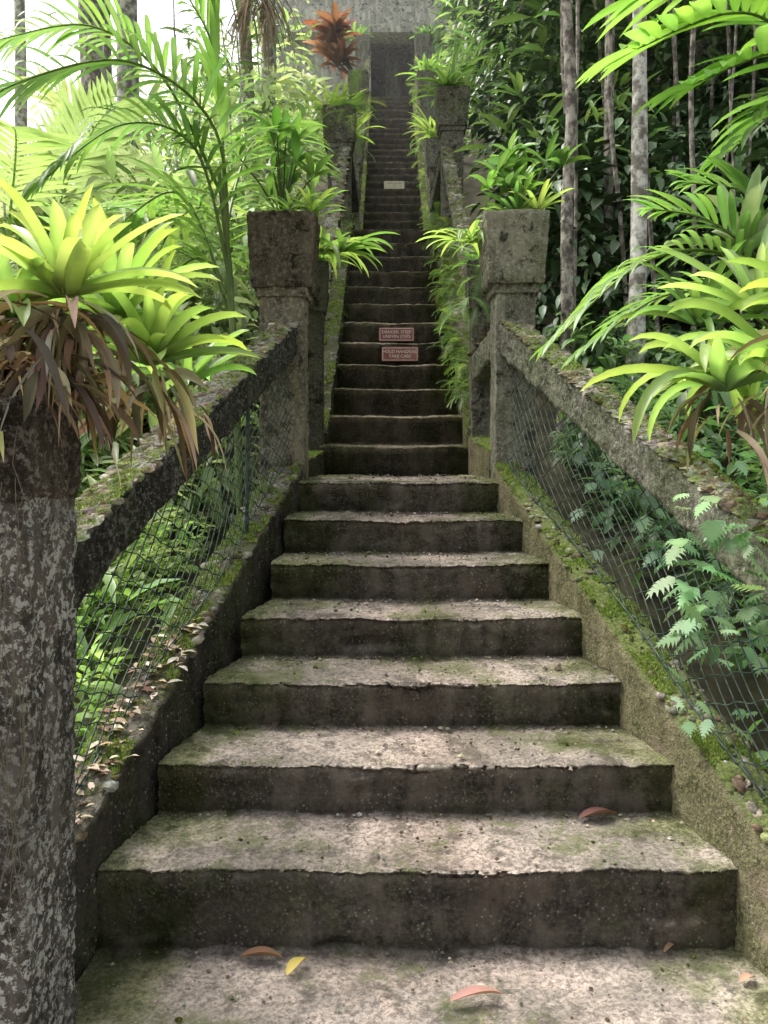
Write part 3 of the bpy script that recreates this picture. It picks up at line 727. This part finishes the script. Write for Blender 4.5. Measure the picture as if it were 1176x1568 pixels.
a.scatter(*LOBED,np.array([tuple(p) for p in P]),rng.uniform(1.5,4.5,n),rng.uniform(-1,.2,n),rng.uniform(-.5,.5,n),rng.uniform(.05,.095,n),colarr(n,[(.15,.28,.14),(.24,.37,.21)]))
a.build('climbing_vine',M_leaf)
a=Acc();n=210;t=rng.uniform(.02,.5,n)
pos=np.stack([-.95+.49*t-rng.uniform(.01,.17,n),1.95+2.65*t,.20+1.225*t+.010],-1)
a.scatter(*LEAF,pos,rng.uniform(0,6.3,n),rng.uniform(.0,.5,n),rng.uniform(-.4,.4,n),rng.uniform(.025,.075,n),colarr(n,[(.5,.40,.33),(.36,.25,.19),(.6,.52,.45),(.2,.13,.10)]))
a.build('dried_leaf_litter',M_dry)
def fallen(p,yaw,L,W,col):
    a=Acc();blade(a,(0,0,.006),(math.cos(yaw),math.sin(yaw),.25),L,W,.6,8,col,.35,'lance',curl=.4)
    o=a.build('fallen_leaf',M_dry);o.location=p
fallen((-.42,2.36,.006),-.15,.13,.045,(.24,.14,.09));fallen((-.275,2.28,.006),.9,.085,.04,(.48,.38,.12))
fallen((.18,2.17,.006),.1,.15,.04,(.40,.22,.19));fallen((.66,2.70,.258),.1,.13,.05,(.16,.08,.07));fallen((.83,2.38,.008),.6,.08,.02,(.24,.16,.1))
fallen((1.0,2.25,.006),.3,.05,.03,(.4,.25,.18));fallen((-.42,3.05,.44),1,.06,.04,(.05,.04,.03))
a=Acc();n=2600
ti=rng.integers(0,8,n);d0=np.array([1.6]+[s[0] for s in S[:7]])[ti];d1=np.array([s[0] for s in S[:8]])[ti];zz=np.array([0]+[s[1] for s in S[:7]])[ti]
yy=d0+(d1-d0)*(1-rng.uniform(0,1,n)**1.6*.95)
yy=np.minimum(yy,d1-.01)
xx=np.array([U(li(q,LX),li(q,RX)) for q in yy])
a.scatter(*ROCK,np.stack([xx,yy,zz+.0],-1),rng.uniform(0,6,n),np.zeros(n),np.zeros(n),rng.gamma(1.5,.0016,n)+.0015,colarr(n,[(1,1,1),(1.6,1.5,1.4),(.5,.4,.3)]))
a.build('grit',M_rock,False)

# thin scattering volume added for the pale haze over the upper slope (homogeneous)
a=Acc();x0,x1,y0,y1,z0,z1=-40,40,6.5,60,-6,40
a.add([(x,y,z) for x in (x0,x1) for y in (y0,y1) for z in (z0,z1)],[(0,1,3,2),(4,6,7,5),(0,4,5,1),(2,3,7,6),(0,2,6,4),(1,5,7,3)])
mm=bpy.data.materials.new('haze_volume');mm.use_nodes=True;t_=mm.node_tree;t_.nodes.clear()
o_=t_.nodes.new('ShaderNodeOutputMaterial');v_=t_.nodes.new('ShaderNodeVolumeScatter');v_.inputs['Density'].default_value=.0045;v_.inputs['Anisotropy'].default_value=.35
t_.links.new(v_.outputs[0],o_.inputs['Volume'])
a.build('haze_volume',mm,False)

# ---------------- light, world, camera ----------------
el=math.radians(62);azx,azy=-.80,.45
q_=math.hypot(azx,azy);azx/=q_;azy/=q_
S_=Vector((azx*math.cos(el),azy*math.cos(el),math.sin(el)))
sl=bpy.data.lights.new('sun','SUN');sl.energy=4.9;sl.angle=math.radians(28);sl.color=(1,.95,.88)
so=bpy.data.objects.new('sun',sl);so.rotation_euler=(-S_).to_track_quat('-Z','Y').to_euler();sc.collection.objects.link(so)
w=bpy.data.worlds.new('World');sc.world=w;w.use_nodes=True;nt=w.node_tree
bg=nt.nodes['Background'];sky=nt.nodes.new('ShaderNodeTexSky');sky.sky_type='NISHITA';sky.sun_disc=False
sky.sun_elevation=el;sky.sun_rotation=math.atan2(azx,azy);sky.dust_density=8;sky.air_density=1.6;sky.ozone_density=.6
hs=nt.nodes.new('ShaderNodeHueSaturation');hs.inputs['Saturation'].default_value=.3;hs.inputs['Value'].default_value=2.5
nt.links.new(sky.outputs[0],hs.inputs['Color']);nt.links.new(hs.outputs[0],bg.inputs[0]);bg.inputs[1].default_value=.15
cam=bpy.data.cameras.new('camera');cam.sensor_fit='VERTICAL';cam.sensor_height=36;cam.sensor_width=27;cam.lens=F/1568*36;cam.shift_y=-94/1568
cam.clip_start=.05;cam.clip_end=1000
co=bpy.data.objects.new('camera',cam);co.location=(0,0,1.5);co.rotation_euler=(math.pi/2,0,0);sc.collection.objects.link(co);sc.camera=co
sc.view_settings.view_transform='Standard';sc.view_settings.look='None';sc.view_settings.exposure=0
